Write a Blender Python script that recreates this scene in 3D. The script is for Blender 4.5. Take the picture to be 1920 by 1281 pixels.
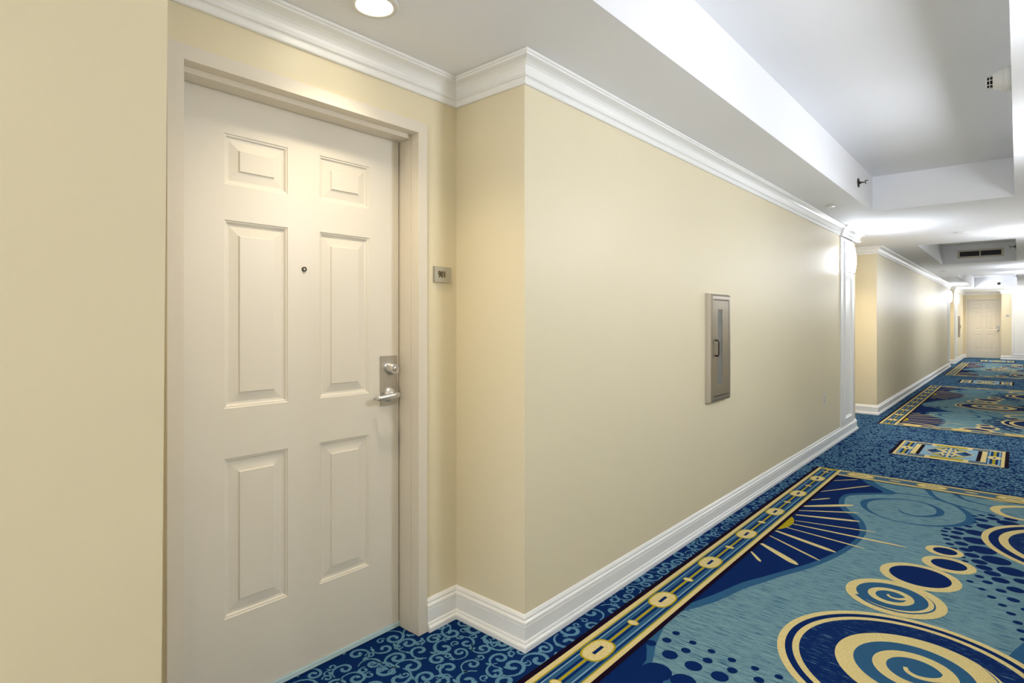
import bpy, math, random
from mathutils import Vector, Matrix
sc = bpy.context.scene
for o in list(bpy.data.objects): bpy.data.objects.remove(o)
COL = sc.collection
PI = math.pi

# ------------------------------------------------------------------ camera, exposure
cam = bpy.data.cameras.new('camera'); camo = bpy.data.objects.new('camera', cam); COL.objects.link(camo)
camo.location = (0, 0, 1.33)
camo.rotation_euler = (PI/2, 0, math.atan2(949, 1078))
cam.sensor_width = 36; cam.lens = 1078/1920*36
cam.shift_y = -37.5/1920
cam.clip_start = 0.02; cam.clip_end = 200
sc.camera = camo
vs = sc.view_settings
vs.view_transform = 'Standard'; vs.look = 'None'; vs.gamma = 1; vs.use_curve_mapping = False
vs.exposure = 0.72
world = bpy.data.worlds.new('world'); sc.world = world; world.use_nodes = True
world.node_tree.nodes['Background'].inputs[0].default_value = (.95, .975, 1, 1)
world.node_tree.nodes['Background'].inputs[1].default_value = 2.8

SCONCE_E = 37.0        # radiance of the sconce shades
SPOT_W = 21.5          # alcove downlights

# ------------------------------------------------------------------ materials
def lin(c):
    c = c/255
    return c/12.92 if c <= .04045 else ((c+.055)/1.055)**2.4
def rgb(r, g, b): return (lin(r), lin(g), lin(b), 1)
def newmat(name):
    m = bpy.data.materials.new(name); m.use_nodes = True
    nt = m.node_tree; return m, nt, nt.nodes['Principled BSDF']
def N(nt, t, **k):
    n = nt.nodes.new(t)
    for a, v in k.items():
        if a in n.inputs: n.inputs[a].default_value = v
        else: setattr(n, a, v)
    return n
def coords(nt, scale):
    tc = N(nt, 'ShaderNodeTexCoord'); mp = N(nt, 'ShaderNodeMapping'); mp.inputs['Scale'].default_value = scale
    geo = N(nt, 'ShaderNodeNewGeometry')
    nt.links.new(geo.outputs['Position'], mp.inputs['Vector']); return mp
def paint(name, col, rough=.5, bump=.15, bscale=(140,140,140), spec=.4, var=.02):
    m, nt, b = newmat(name)
    mp = coords(nt, (1,1,1))
    n = N(nt, 'ShaderNodeTexNoise'); n.inputs['Scale'].default_value = 1.3; n.inputs['Detail'].default_value = 3
    nt.links.new(mp.outputs[0], n.inputs['Vector'])
    mx = N(nt, 'ShaderNodeMixRGB'); mx.inputs[1].default_value = tuple(c*(1-var) for c in col[:3])+(1,); mx.inputs[2].default_value = tuple(min(1, c*(1+var)) for c in col[:3])+(1,)
    nt.links.new(n.outputs['Fac'], mx.inputs[0]); nt.links.new(mx.outputs[0], b.inputs['Base Color'])
    b.inputs['Roughness'].default_value = rough; b.inputs['Specular IOR Level'].default_value = spec
    if bump:
        mp2 = coords(nt, bscale)
        n2 = N(nt, 'ShaderNodeTexNoise'); n2.inputs['Scale'].default_value = 1; n2.inputs['Detail'].default_value = 3
        nt.links.new(mp2.outputs[0], n2.inputs['Vector'])
        bp = N(nt, 'ShaderNodeBump'); bp.inputs['Strength'].default_value = bump; bp.inputs['Distance'].default_value = .002
        nt.links.new(n2.outputs['Fac'], bp.inputs['Height']); nt.links.new(bp.outputs[0], b.inputs['Normal'])
    return m
def metal(name, col, rough=.3, brush=(3, 3, 900), metallic=1.0):
    m, nt, b = newmat(name)
    b.inputs['Metallic'].default_value = metallic; b.inputs['Base Color'].default_value = col; b.inputs['Roughness'].default_value = rough
    mp = coords(nt, brush)
    n = N(nt, 'ShaderNodeTexNoise'); n.inputs['Scale'].default_value = 1; n.inputs['Detail'].default_value = 2
    nt.links.new(mp.outputs[0], n.inputs['Vector'])
    bp = N(nt, 'ShaderNodeBump'); bp.inputs['Strength'].default_value = .08; bp.inputs['Distance'].default_value = .001
    nt.links.new(n.outputs['Fac'], bp.inputs['Height']); nt.links.new(bp.outputs[0], b.inputs['Normal'])
    return m
def carpet(name, col, col2, fleck=.35, streak=None, rough=.95, fscale=420):
    """tufted pile: base colour with fine flecks of col2; streak = (scale vector, lo, hi) gives woven dashes"""
    m, nt, b = newmat(name)
    mp = coords(nt, (1, 1, 1))
    n = N(nt, 'ShaderNodeTexNoise'); n.inputs['Scale'].default_value = fscale; n.inputs['Detail'].default_value = 2; n.inputs['Roughness'].default_value = .7
    nt.links.new(mp.outputs[0], n.inputs['Vector'])
    rp = N(nt, 'ShaderNodeValToRGB'); rp.color_ramp.elements[0].position = .5-fleck*.4; rp.color_ramp.elements[1].position = .5+.25
    rp.color_ramp.elements[0].color = col; rp.color_ramp.elements[1].color = col2
    nt.links.new(n.outputs['Fac'], rp.inputs[0]); out = rp.outputs[0]
    if streak:
        scl, lo, hi, sc_ = streak
        mp3 = coords(nt, scl)
        n3 = N(nt, 'ShaderNodeTexNoise'); n3.inputs['Scale'].default_value = 1; n3.inputs['Detail'].default_value = 3; n3.inputs['Roughness'].default_value = .65
        nt.links.new(mp3.outputs[0], n3.inputs['Vector'])
        r3 = N(nt, 'ShaderNodeValToRGB'); r3.color_ramp.elements[0].position = lo; r3.color_ramp.elements[1].position = hi
        nt.links.new(n3.outputs['Fac'], r3.inputs[0])
        mx = N(nt, 'ShaderNodeMixRGB'); nt.links.new(r3.outputs[0], mx.inputs[0]); nt.links.new(out, mx.inputs[1]); mx.inputs[2].default_value = sc_
        out = mx.outputs[0]
    nt.links.new(out, b.inputs['Base Color'])
    b.inputs['Roughness'].default_value = rough; b.inputs['Specular IOR Level'].default_value = .05
    bp = N(nt, 'ShaderNodeBump'); bp.inputs['Strength'].default_value = .5; bp.inputs['Distance'].default_value = .003
    nt.links.new(n.outputs['Fac'], bp.inputs['Height']); nt.links.new(bp.outputs[0], b.inputs['Normal'])
    return m
def emis(name, col, e):
    m, nt, b = newmat(name)
    b.inputs['Base Color'].default_value = (.8, .8, .8, 1); b.inputs['Emission Color'].default_value = col; b.inputs['Emission Strength'].default_value = e
    return m

M = {}
M['wall'] = paint('cream_wall_vinyl', rgb(233, 222, 192), rough=.42, bump=.24, bscale=(42, 42, 1.4), spec=.45)
M['ceil'] = paint('white_ceiling_paint', rgb(245, 246, 250), rough=.7, bump=.1, bscale=(90, 90, 90), spec=.2)
M['trim'] = paint('white_gloss_trim', rgb(247, 247, 246), rough=.32, bump=0, spec=.5, var=.01)
M['door'] = paint('off_white_door_paint', rgb(232, 226, 214), rough=.36, bump=.06, bscale=(200, 200, 200), spec=.5, var=.01)
M['frame'] = paint('off_white_frame_paint', rgb(230, 222, 208), rough=.36, bump=0, spec=.5, var=.01)
M['steel'] = metal('brushed_steel', (.55, .53, .5, 1), .33)
M['chrome'] = metal('satin_chrome', (.66, .65, .64, 1), .34, (40, 40, 40))
M['cabinet'] = metal('brushed_bronze_steel', (.42, .38, .32, 1), .38, (900, 900, 3))
M['bronze'] = metal('dark_bronze', (.09, .075, .06, 1), .45, (40, 40, 40))
M['black'] = paint('black_paint', (.006, .006, .007, 1), rough=.6, bump=0)
M['gap'] = paint('dark_gap', (.02, .017, .012, 1), rough=.8, bump=0)
M['vent'] = paint('grille_enamel', rgb(205, 198, 182), rough=.5, bump=0)
M['plastic'] = paint('white_plastic', rgb(228, 226, 220), rough=.4, bump=0)
M['sweep'] = paint('painted_daylight_leak', rgb(205, 232, 238), rough=.4, bump=0)  # pale blue colour painted as daylight leaking under the door
M['glass'] = paint('smoked_glass', (.16, .17, .18, 1), rough=.1, bump=0, spec=.8)
M['acrylic'] = metal('sign_pewter', (.5, .49, .44, 1), .35, (200, 200, 200), .7)
M['numeral'] = paint('numeral_brown', rgb(70, 55, 25), rough=.6, bump=0)
M['shade'] = emis('lit_shade', (.85, .90, 1, 1), SCONCE_E)
M['lamp'] = emis('lit_lamp_lens', (1, .90, .72, 1), 18)
NAVY = rgb(5, 32, 88); NAVY2 = rgb(10, 30, 78); MID = rgb(56, 104, 142); MID2 = rgb(44, 88, 126)
TEAL = rgb(140, 174, 180); TEAL2 = rgb(106, 146, 158)
M['c_base'] = carpet('carpet_navy_ground', rgb(5, 32, 84), rgb(14, 54, 110))
M['c_scroll'] = carpet('carpet_blue_scroll', rgb(58, 110, 150), rgb(132, 174, 186), fscale=260)
M['c_leaf'] = carpet('carpet_leaf_fleck', rgb(66, 122, 156), rgb(130, 170, 175), fscale=260)
M['c_navy'] = carpet('carpet_navy', NAVY, rgb(12, 48, 104))
M['c_mid'] = carpet('carpet_mid_blue', MID2, MID)
M['c_teal'] = carpet('carpet_sea_blue', TEAL2, TEAL, streak=((10, 240, 1), .50, .61, rgb(40, 86, 122)))
M['c_speck'] = carpet('carpet_navy_flecked', NAVY, rgb(16, 52, 108), streak=((14, 260, 1), .60, .68, rgb(120, 165, 185)))
M['c_cream'] = carpet('carpet_cream', rgb(206, 184, 112), rgb(244, 230, 182), fscale=300)
M['c_gold'] = carpet('carpet_gold', rgb(162, 144, 14), rgb(196, 178, 44), fscale=330)
M['c_black'] = carpet('carpet_aubergine', rgb(16, 4, 22), rgb(34, 14, 38))
M['c_pale'] = carpet('carpet_pale_blue', rgb(120, 162, 190), rgb(160, 190, 205))
M['c_grey'] = carpet('carpet_slate_blue', rgb(84, 108, 128), rgb(100, 122, 140))

# ------------------------------------------------------------------ mesh helpers
class MB:
    def __init__(s): s.v = []; s.f = []; s.m = []; s.sm = []
    def face(s, pts, mi=0, smooth=False):
        i = len(s.v); s.v += [tuple(p) for p in pts]; s.f.append(tuple(range(i, i+len(pts)))); s.m.append(mi); s.sm.append(smooth)
    def box(s, a, b, mi=0):
        x0, y0, z0 = [min(p, q) for p, q in zip(a, b)]; x1, y1, z1 = [max(p, q) for p, q in zip(a, b)]
        i = len(s.v)
        s.v += [(x0,y0,z0),(x1,y0,z0),(x1,y1,z0),(x0,y1,z0),(x0,y0,z1),(x1,y0,z1),(x1,y1,z1),(x0,y1,z1)]
        for f in ((0,3,2,1),(4,5,6,7),(0,1,5,4),(1,2,6,5),(2,3,7,6),(3,0,4,7)):
            s.f.append(tuple(i+k for k in f)); s.m.append(mi); s.sm.append(False)
    def lathe(s, prof, origin, axis='z', seg=32, mi=0, smooth=True, cap=True):
        """prof = [(r, h)] along the axis"""
        ox, oy, oz = origin; i0 = len(s.v)
        for r, h in prof:
            for k in range(seg):
                a = 2*PI*k/seg; c, d = r*math.cos(a), r*math.sin(a)
                p = {'z': (c, d, h), '-z': (c, -d, -h), 'x': (h, c, d), '-x': (-h, c, -d), 'y': (d, h, c), '-y': (c, -h, d)}[axis]
                s.v.append((ox+p[0], oy+p[1], oz+p[2]))
        n = len(prof)
        for j in range(n-1):
            for k in range(seg):
                a = i0+j*seg+k; b = i0+j*seg+(k+1) % seg
                s.f.append((a, b, b+seg, a+seg)); s.m.append(mi); s.sm.append(smooth)
        if cap:
            if prof[0][0] > 1e-5: s.f.append(tuple(i0+k for k in range(seg))[::-1]); s.m.append(mi); s.sm.append(False)
            if prof[-1][0] > 1e-5: s.f.append(tuple(i0+(n-1)*seg+k for k in range(seg))); s.m.append(mi); s.sm.append(False)
    def tube(s, pts, rad, seg=12, mi=0, flat=1.0):
        pts = [Vector(p) for p in pts]; i0 = len(s.v); n = len(pts)
        for j, p in enumerate(pts):
            t = (pts[min(j+1, n-1)]-pts[max(j-1, 0)]).normalized()
            up = Vector((0, 0, 1)) if abs(t.z) < .9 else Vector((1, 0, 0))
            a = t.cross(up).normalized(); b = a.cross(t).normalized()
            r = rad[j] if isinstance(rad, (list, tuple)) else rad
            for k in range(seg):
                an = 2*PI*k/seg
                s.v.append(tuple(p+a*math.cos(an)*r*flat+b*math.sin(an)*r))
        for j in range(n-1):
            for k in range(seg):
                a = i0+j*seg+k; b = i0+j*seg+(k+1) % seg
                s.f.append((a, b, b+seg, a+seg)); s.m.append(mi); s.sm.append(True)
        s.f.append(tuple(i0+k for k in range(seg))[::-1]); s.m.append(mi); s.sm.append(False)
        s.f.append(tuple(i0+(n-1)*seg+k for k in range(seg))); s.m.append(mi); s.sm.append(False)
    def build(s, name, mats, parent=None, fix=True, bevel=0):
        me = bpy.data.meshes.new(name); me.from_pydata(s.v, [], s.f)
        if not isinstance(mats, (list, tuple)): mats = [mats]
        for m in mats: me.materials.append(m)
        me.polygons.foreach_set('material_index', s.m); me.polygons.foreach_set('use_smooth', s.sm)
        me.update()
        if fix:
            import bmesh
            bm = bmesh.new(); bm.from_mesh(me); bmesh.ops.remove_doubles(bm, verts=bm.verts, dist=1e-5)
            bmesh.ops.recalc_face_normals(bm, faces=bm.faces); bm.to_mesh(me); bm.free()
        o = bpy.data.objects.new(name, me); COL.objects.link(o)
        if parent: o.parent = parent
        if bevel:
            md = o.modifiers.new('bevel', 'BEVEL'); md.width = bevel; md.segments = 2; md.limit_method = 'ANGLE'
        return o
def tag(o, label, cat, group=None, kind=None):
    o['label'] = label; o['category'] = cat
    if group: o['group'] = group
    if kind: o['kind'] = kind
    return o
def empty(name, loc, rz=0):
    o = bpy.data.objects.new(name, None); COL.objects.link(o); o.location = loc; o.rotation_euler = (0, 0, rz); o.empty_display_size = .1; return o
def copy_tree(o, parent=None):
    c = o.copy(); COL.objects.link(c); c.parent = parent
    for ch in [k for k in bpy.data.objects if k.parent == o]: copy_tree(ch, c)
    return c
def sweep(mb, path, prof, caps=True, mi=0):
    """extrude a (offset to the right of travel, z) profile along a plan path with mitred corners"""
    n = len(path); rings = []
    for i, p in enumerate(path):
        p = Vector(p)
        d0 = (p-Vector(path[i-1])).normalized() if i else None
        d1 = (Vector(path[i+1])-p).normalized() if i < n-1 else None
        n0 = Vector((d0.y, -d0.x)) if d0 else None; n1 = Vector((d1.y, -d1.x)) if d1 else None
        if n0 is None: m = n1
        elif n1 is None: m = n0
        else:
            m = (n0+n1); m = m/ (1+n0.dot(n1))
        rings.append([(p.x+m.x*o, p.y+m.y*o, z) for o, z in prof])
    k = len(prof)
    for a, b in zip(rings, rings[1:]):
        for j in range(k-1): mb.face([a[j], b[j], b[j+1], a[j+1]], mi)
    if caps:
        mb.face(rings[0][::-1], mi); mb.face(rings[-1], mi)

# ------------------------------------------------------------------ dimensions (metres; camera stands at x=0,y=0)
XL, XB, XR = -1.51, -1.915, 0.47          # corridor left face, alcove back, right wall
A1 = (0.477, 1.793); A2 = (8.13, 9.574); A3 = (21.24, 22.75)     # door alcoves on the left
YB, YF, YFD = -3.0, 26.52, 26.92          # back wall, far wall, far door alcove
ZC, ZT = 2.40, 2.735                      # ceiling, tray ceiling
T = .30
DW0, DW1, DH = .652, 1.562, 2.128         # near door opening in y, head height

# ------------------------------------------------------------------ walls
w = MB()
zt = ZC+.02
# near block: its corner leans a little out of plumb as in the place
k = .0082
for_pts = lambda z: .4765+(z-1.33)*k
v = [(XL, YB, 0), (XL, for_pts(0), 0), (XL, for_pts(zt), zt), (XL, YB, zt)]
w.face(v)
w.face([(XL, for_pts(0), 0), (XB-T, for_pts(0), 0), (XB-T, for_pts(zt), zt), (XL, for_pts(zt), zt)])
w.face([(XB-T, YB, 0), (XL, YB, 0), (XL, YB, zt), (XB-T, YB, zt)])
w.face([(XB-T, for_pts(0), 0), (XB-T, YB, 0), (XB-T, YB, zt), (XB-T, for_pts(zt), zt)])
w.box((XB-T, A1[0]-.05, 0), (XB, DW0-.022, zt))
w.box((XB-T, DW1+.022, 0), (XB, A1[1], zt))
w.box((XB-T, DW0-.022, DH+.022), (XB, DW1+.022, zt))
for a, b in ((A1[1], A2[0]), (A2[1], A3[0]), (A3[1], YFD+T)):
    w.box((XB-T, a, 0), (XL, b, zt))
for a in (A2, A3): w.box((XB-T, a[0], 0), (XB, a[1], zt))
tag(w.build('wall_left', M['wall'], fix=False), 'cream vinyl-covered corridor wall on the left with recessed door alcoves', 'wall', kind='structure')
w = MB()
FX0, FX1 = -1.395, -.478                     # far door opening in x
w.box((XL, YFD, 0), (FX0-.022, YFD+T, zt)); w.box((FX1+.022, YFD, 0), (-.44, YFD+T, zt)); w.box((FX0-.022, YFD, DH+.022), (FX1+.022, YFD+T, zt))
w.box((-.44, YF, 0), (XR+.1, YFD+T, zt))
tag(w.build('wall_far', M['wall'], fix=False), 'cream end wall of the corridor around the far door', 'wall', kind='structure')
w = MB(); w.box((XR, YB, 0), (XR+.2, YF, zt))
tag(w.build('wall_right', M['wall']), 'cream corridor wall on the right, just outside the picture', 'wall', kind='structure')
w = MB(); WX0, WX1, WZ0, WZ1 = -1.40, .36, .15, 2.28  # opening added behind the camera so world light enters as fill
w.box((XB-T, YB-.2, 0), (WX0, YB, zt)); w.box((WX1, YB-.2, 0), (XR+.2, YB, zt)); w.box((WX0, YB-.2, 0), (WX1, YB, WZ0)); w.box((WX0, YB-.2, WZ1), (WX1, YB, zt))
tag(w.build('wall_back', M['wall']), 'cream wall with a tall window opening added for fill daylight behind the camera', 'wall', kind='structure')
w = MB()
for a, b in (((WX0, WZ0), (WX0+.05, WZ1)), ((WX1-.05, WZ0), (WX1, WZ1)), ((WX0, WZ0), (WX1, WZ0+.05)), ((WX0, WZ1-.05), (WX1, WZ1)), ((-.545, WZ0), (-.495, WZ1))):
    w.box((a[0], YB-.12, a[1]), (b[0], YB-.05, b[1]))
tag(w.build('fill_window_1', M['trim']), 'white frame of an unseen window added for fill daylight at the corridor end behind the camera', 'window', kind='structure')  # frame belongs to the added fill-light window, out of view

# ------------------------------------------------------------------ ceiling with trays
w = MB()
TR = [(-2.6, 6.515), (9.86, 13.42), (16.9, 23.75)]
TX0, TX1 = -1.063, -.022
xs = [XB-T, TX0, TX1, XR+.2]
ys = [YB-.2]
for a, b in TR: ys += [a, b]
ys.append(YFD+T)
for j in range(len(ys)-1):
    for i in range(3):
        tray = (i == 1 and j % 2 == 1)
        z = ZT if tray else ZC
        w.face([(xs[i], ys[j], z), (xs[i], ys[j+1], z), (xs[i+1], ys[j+1], z), (xs[i+1], ys[j], z)])
for a, b in TR:
    w.face([(TX0, a, ZC), (TX0, a, ZT), (TX0, b, ZT), (TX0, b, ZC)])
    w.face([(TX1, a, ZC), (TX1, b, ZC), (TX1, b, ZT), (TX1, a, ZT)])
    w.face([(TX0, b, ZC), (TX0, b, ZT), (TX1, b, ZT), (TX1, b, ZC)])
    w.face([(TX0, a, ZC), (TX1, a, ZC), (TX1, a, ZT), (TX0, a, ZT)])
w.box((XB-T, YB-.2, ZT+.1), (XR+.2, YFD+T, ZT+.2))
tag(w.build('ceiling', M['ceil'], fix=False), 'white plaster ceiling with rectangular recessed trays along the corridor', 'ceiling', kind='structure')

# ------------------------------------------------------------------ crown and baseboard
def arc(c, r, a0, a1, n): return [(c[0]+r*math.cos(math.radians(a0+(a1-a0)*i/n)), c[1]+r*math.sin(math.radians(a0+(a1-a0)*i/n))) for i in range(n+1)]
CROWN = [(0, 2.296), (.010, 2.296), (.013, 2.300), (.015, 2.318), (.018, 2.322), (.023, 2.323), (.026, 2.327), (.025, 2.331), (.022, 2.333)]
CROWN += [(.070-.046*math.cos(math.radians(t)), 2.333+.046*math.sin(math.radians(t))) for t in (5, 20, 35, 50, 65, 80)]
CROWN += [(.070, 2.381), (.070, 2.388), (.076, 2.390), (.078, 2.399), (0, 2.399)]
BASE = [(0, 0), (.030, 0), (.030, .017), (.028, .022), (.024, .025), (.022, .0255), (.022, .031), (.020, .036), (.016, .038), (.016, .092), (.013, .094), (.013, .096), (.017, .099), (.017, .104),
        (.016, .109), (.012, .113), (.009, .115), (.010, .118), (.010, .124), (.007, .129), (.004, .134), (0, .136)]
cl = [(XL, YB), (XL, .477), (XB, .477), (XB, A1[1]), (XL, A1[1]), (XL, A2[0]), (XB, A2[0]), (XB, A2[1]), (XL, A2[1]), (XL, A3[0]), (XB, A3[0]), (XB, A3[1]), (XL, A3[1]), (XL, YFD), (-.44, YFD), (-.44, YF), (XR, YF), (XR, YB)]
cc = list(cl); i7 = cc.index((XL, A2[0])); J = .022
cc[i7:i7+1] = [(XL, 7.29), (XL+J, 7.29), (XL+J, A2[0])]
w = MB(); sweep(w, cc, CROWN)
tag(w.build('trim_1', M['trim'], fix=False), 'white crown moulding running along the top of the cream walls', 'crown moulding', kind='structure')
w = MB()
sweep(w, [(XL, YB), (XL, .472), (XB, .472), (XB, .606)], BASE)
sweep(w, [(XB, 1.610)]+[(XB, A1[1])]+cl[4:13]+[(XL, YFD), (FX0-.05, YFD)], BASE)
tag(w.build('baseboard_left', M['trim'], fix=False), 'white stepped baseboard along the left wall and its alcoves', 'baseboard', kind='structure')
w = MB(); sweep(w, [(-.44, YFD-.01), (-.44, YF), (XR, YF)], BASE)
tag(w.build('baseboard_far', M['trim'], fix=False), 'white baseboard under the end wall right of the far door', 'baseboard', kind='structure')
w = MB(); sweep(w, [(XR, YF), (XR, YB)], BASE)
tag(w.build('baseboard_right', M['trim'], fix=False), 'white baseboard along the right wall', 'baseboard', kind='structure')

# pilaster strips with a raised picture-frame moulding
def pilaster(name, y0, y1, f0, f1, label, z0=.137, z1=2.295, fz0=.20, fz1=2.25, place=None):
    """local: width along x, front towards -y"""
    e = empty(name, place[0], place[1])
    w = MB(); w.box((y0, -.012, z0), (y1, 0, z1)); w.build('pilaster_face', M['trim'], e)
    w = MB()
    prof = [(0, .012), (0, .018), (.006, .026), (.014, .028), (.020, .024), (.026, .018), (.034, .017), (.040, .012)]
    R = [(f0, fz0), (f1, fz0), (f1, fz1), (f0, fz1)]
    for i in range(4):
        a, b = R[i], R[(i+1) % 4]
        def ring(c, o):
            cx, cz = (f0+f1)/2, (fz0+fz1)/2
            return (c[0]+(o if c[0] < cx else -o), c[1]+(o if c[1] < cz else -o))
        for (o0, h0), (o1, h1) in zip(prof, prof[1:]):
            p, q = ring(a, o0), ring(b, o0); r, s = ring(b, o1), ring(a, o1)
            w.face([(p[0], -h0, p[1]), (q[0], -h0, q[1]), (r[0], -h1, r[1]), (s[0], -h1, s[1])])
    w.build('frame_moulding', M['trim'], e, fix=True)
    return tag(e, label, 'pilaster', kind='structure')
L = PI/2       # left wall: front faces +x, local x = world y
pilaster('trim_2', 7.32, 7.99, 7.46, 7.84, 'white panelled pilaster at the end of the nearest long wall, under the first sconce', place=((XL, 0, 0), L))
pilaster('trim_3', 20.42, 21.12, 20.58, 20.95, 'white pilaster at the end of the second long wall', place=((XL, 0, 0), L))
pilaster('trim_4', 22.90, 23.60, 23.06, 23.43, 'white pilaster just past the distant alcove', place=((XL, 0, 0), L))
pilaster('trim_5', -.17, .455, -.135, .42, 'white panelled strip on the end wall right of the far door', place=((0, YF, 0), 0), fz0=.17, fz1=2.262)

# ------------------------------------------------------------------ doors
def build_door(name, W, label, lock=True):
    """local: x along the width (0..W), front faces -y, wall face at y=0"""
    e = empty(name, (0, 0, 0))
    yd = .115                         # slab face behind the wall face
    # slab with six raised panels
    w = MB()
    cx = W/2+.007
    X = [.016, cx-.292, cx-.064, cx+.064, cx+.292, W-.006]; X[0] = .004
    Z = [.024, .312, .860, 1.032, 1.678, 1.800, 1.974, DH-.006]
    for i in range(5):
        for j in range(7):
            a, b, c, d = X[i], X[i+1], Z[j], Z[j+1]
            if i in (1, 3) and j in (1, 3, 5):
                prof = [(0, 0), (.003, .003), (.007, .0035), (.012, .009), (.019, .010), (.050, .0055), (.053, .0005)]
                for (o0, h0), (o1, h1) in zip(prof, prof[1:]):
                    for p, q, r, s in (((a+o0, c+o0), (b-o0, c+o0), (b-o1, c+o1), (a+o1, c+o1)), ((b-o0, c+o0), (b-o0, d-o0), (b-o1, d-o1), (b-o1, c+o1)),
                                       ((b-o0, d-o0), (a+o0, d-o0), (a+o1, d-o1), (b-o1, d-o1)), ((a+o0, d-o0), (a+o0, c+o0), (a+o1, c+o1), (a+o1, d-o1))):
                        w.face([(t[0], yd+h, t[1]) for t, h in ((p, h0), (q, h0), (r, h1), (s, h1))])
                o = prof[-1][0]; w.face([(a+o, yd+.0005, c+o), (b-o, yd+.0005, c+o), (b-o, yd+.0005, d-o), (a+o, yd+.0005, d-o)])
            else:
                w.face([(a, yd, c), (b, yd, c), (b, yd, d), (a, yd, d)])
    x0, x1, z0, z1 = X[0], X[-1], Z[0], Z[-1]; yb = yd+.044
    w.face([(x0, yb, z0), (x0, yb, z1), (x1, yb, z1), (x1, yb, z0)])
    w.face([(x0, yd, z0), (x0, yd, z1), (x0, yb, z1), (x0, yb, z0)]); w.face([(x1, yd, z0), (x1, yb, z0), (x1, yb, z1), (x1, yd, z1)])
    w.face([(x0, yd, z1), (x1, yd, z1), (x1, yb, z1), (x0, yb, z1)]); w.face([(x0, yd, z0), (x0, yb, z0), (x1, yb, z0), (x1, yd, z0)])
    w.build('door_slab', M['door'], e, fix=False)
    # casing: flat metal frame face standing 15 mm proud
    w = MB(); c = .046; p = .015
    w.box((-c, -p, 0), (0, .002, DH+c)); w.box((W, -p, 0), (W+c, .002, DH+c)); w.box((0, -p, DH), (W, .002, DH+c))
    w.build('door_casing', M['frame'], e)
    # jamb with its stop
    w = MB(); t = .02
    w.box((-t, .002, 0), (0, .25, DH+t)); w.box((W, .002, 0), (W+t, .25, DH+t)); w.box((0, .002, DH), (W, .25, DH+t))
    s0, s1, st = .036, yd-.004, .006
    w.box((-.001, s0, 0), (st-.004, s1, DH)); w.box((W-st+.004, s0, 0), (W+.001, s1, DH)); w.box((0, s0, DH-.018), (W, s1, DH+.001))
    w.build('door_jamb', M['frame'], e)
    w = MB(); w.box((-.002, yb+.004, 0), (W+.002, yb+.02, DH)); w.build('dark_reveal', M['gap'], e)
    w = MB(); w.box((.004, yd-.006, .004), (W-.004, yb, .022)); w.build('daylight_leak_strip', M['sweep'], e)  # solid strip coloured like the daylight showing through the gap under the slab
    # peephole
    w = MB(); w.lathe([(.0095, 0), (.0095, .004), (.0070, .0055), (.0058, .003)], (cx, yd, 1.528), '-y', 20)
    ph = w.build('peephole', M['bronze'], e)
    w = MB(); w.lathe([(.0052, .0005), (.0035, .004), (0, .0052)], (cx, yd, 1.528), '-y', 16); w.build('peephole_lens', M['plastic'], ph)
    # lock plate, deadbolt and lever
    lx = W-.061
    w = MB(); w.box((lx-.042, yd-.009, .973), (lx+.042, yd+.001, 1.184)); pl = w.build('lock_plate', M['steel'], e, bevel=.002)
    w = MB(); w.lathe([(.027, .008), (.027, .012), (.0235, .016), (.0215, .036), (.020, .038), (.0195, .0375), (.019, .0365)], (lx+.010, yd, 1.128), '-y', 32)
    db = w.build('deadbolt_cylinder', M['chrome'], pl)
    w = MB(); w.lathe([(.0105, .036), (.0105, .040), (.009, .041), (0, .041)], (lx+.010, yd, 1.128), '-y', 24); w.box((lx+.0090, yd-.0425, 1.122), (lx+.011, yd-.0405, 1.134)); w.build('keyway', M['steel'], pl)
    w = MB(); w.lathe([(.034, .008), (.034, .012), (.033, .015), (.026, .022), (.017, .028), (.012, .032), (.011, .05)], (lx+.006, yd, 1.016), '-y', 36)
    w.build('lever_rose', M['chrome'], pl)
    w = MB(); hx = lx+.006
    pts = [(hx+.012, yd-.054, 1.019), (hx+.004, yd-.057, 1.019), (hx-.02, yd-.058, 1.018), (hx-.05, yd-.056, 1.015), (hx-.082, yd-.053, 1.012), (hx-.098, yd-.051, 1.011)]
    w.tube(pts, [.010, .0135, .013, .012, .011, .010], 14, flat=.7)
    w.tube([(hx-.090, yd-.054, 1.011), (hx-.091, yd-.044, 1.010), (hx-.091, yd-.026, 1.009)], .0078, 10)
    w.build('lever_handle', M['chrome'], pl)
    return tag(e, label, 'door', kind='structure')
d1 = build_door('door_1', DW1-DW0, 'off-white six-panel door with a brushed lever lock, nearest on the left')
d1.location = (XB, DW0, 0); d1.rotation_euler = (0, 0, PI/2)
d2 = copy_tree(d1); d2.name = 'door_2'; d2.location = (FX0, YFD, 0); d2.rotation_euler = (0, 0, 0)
d2['label'] = 'small distant off-white six-panel door closing the end of the corridor'

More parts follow.
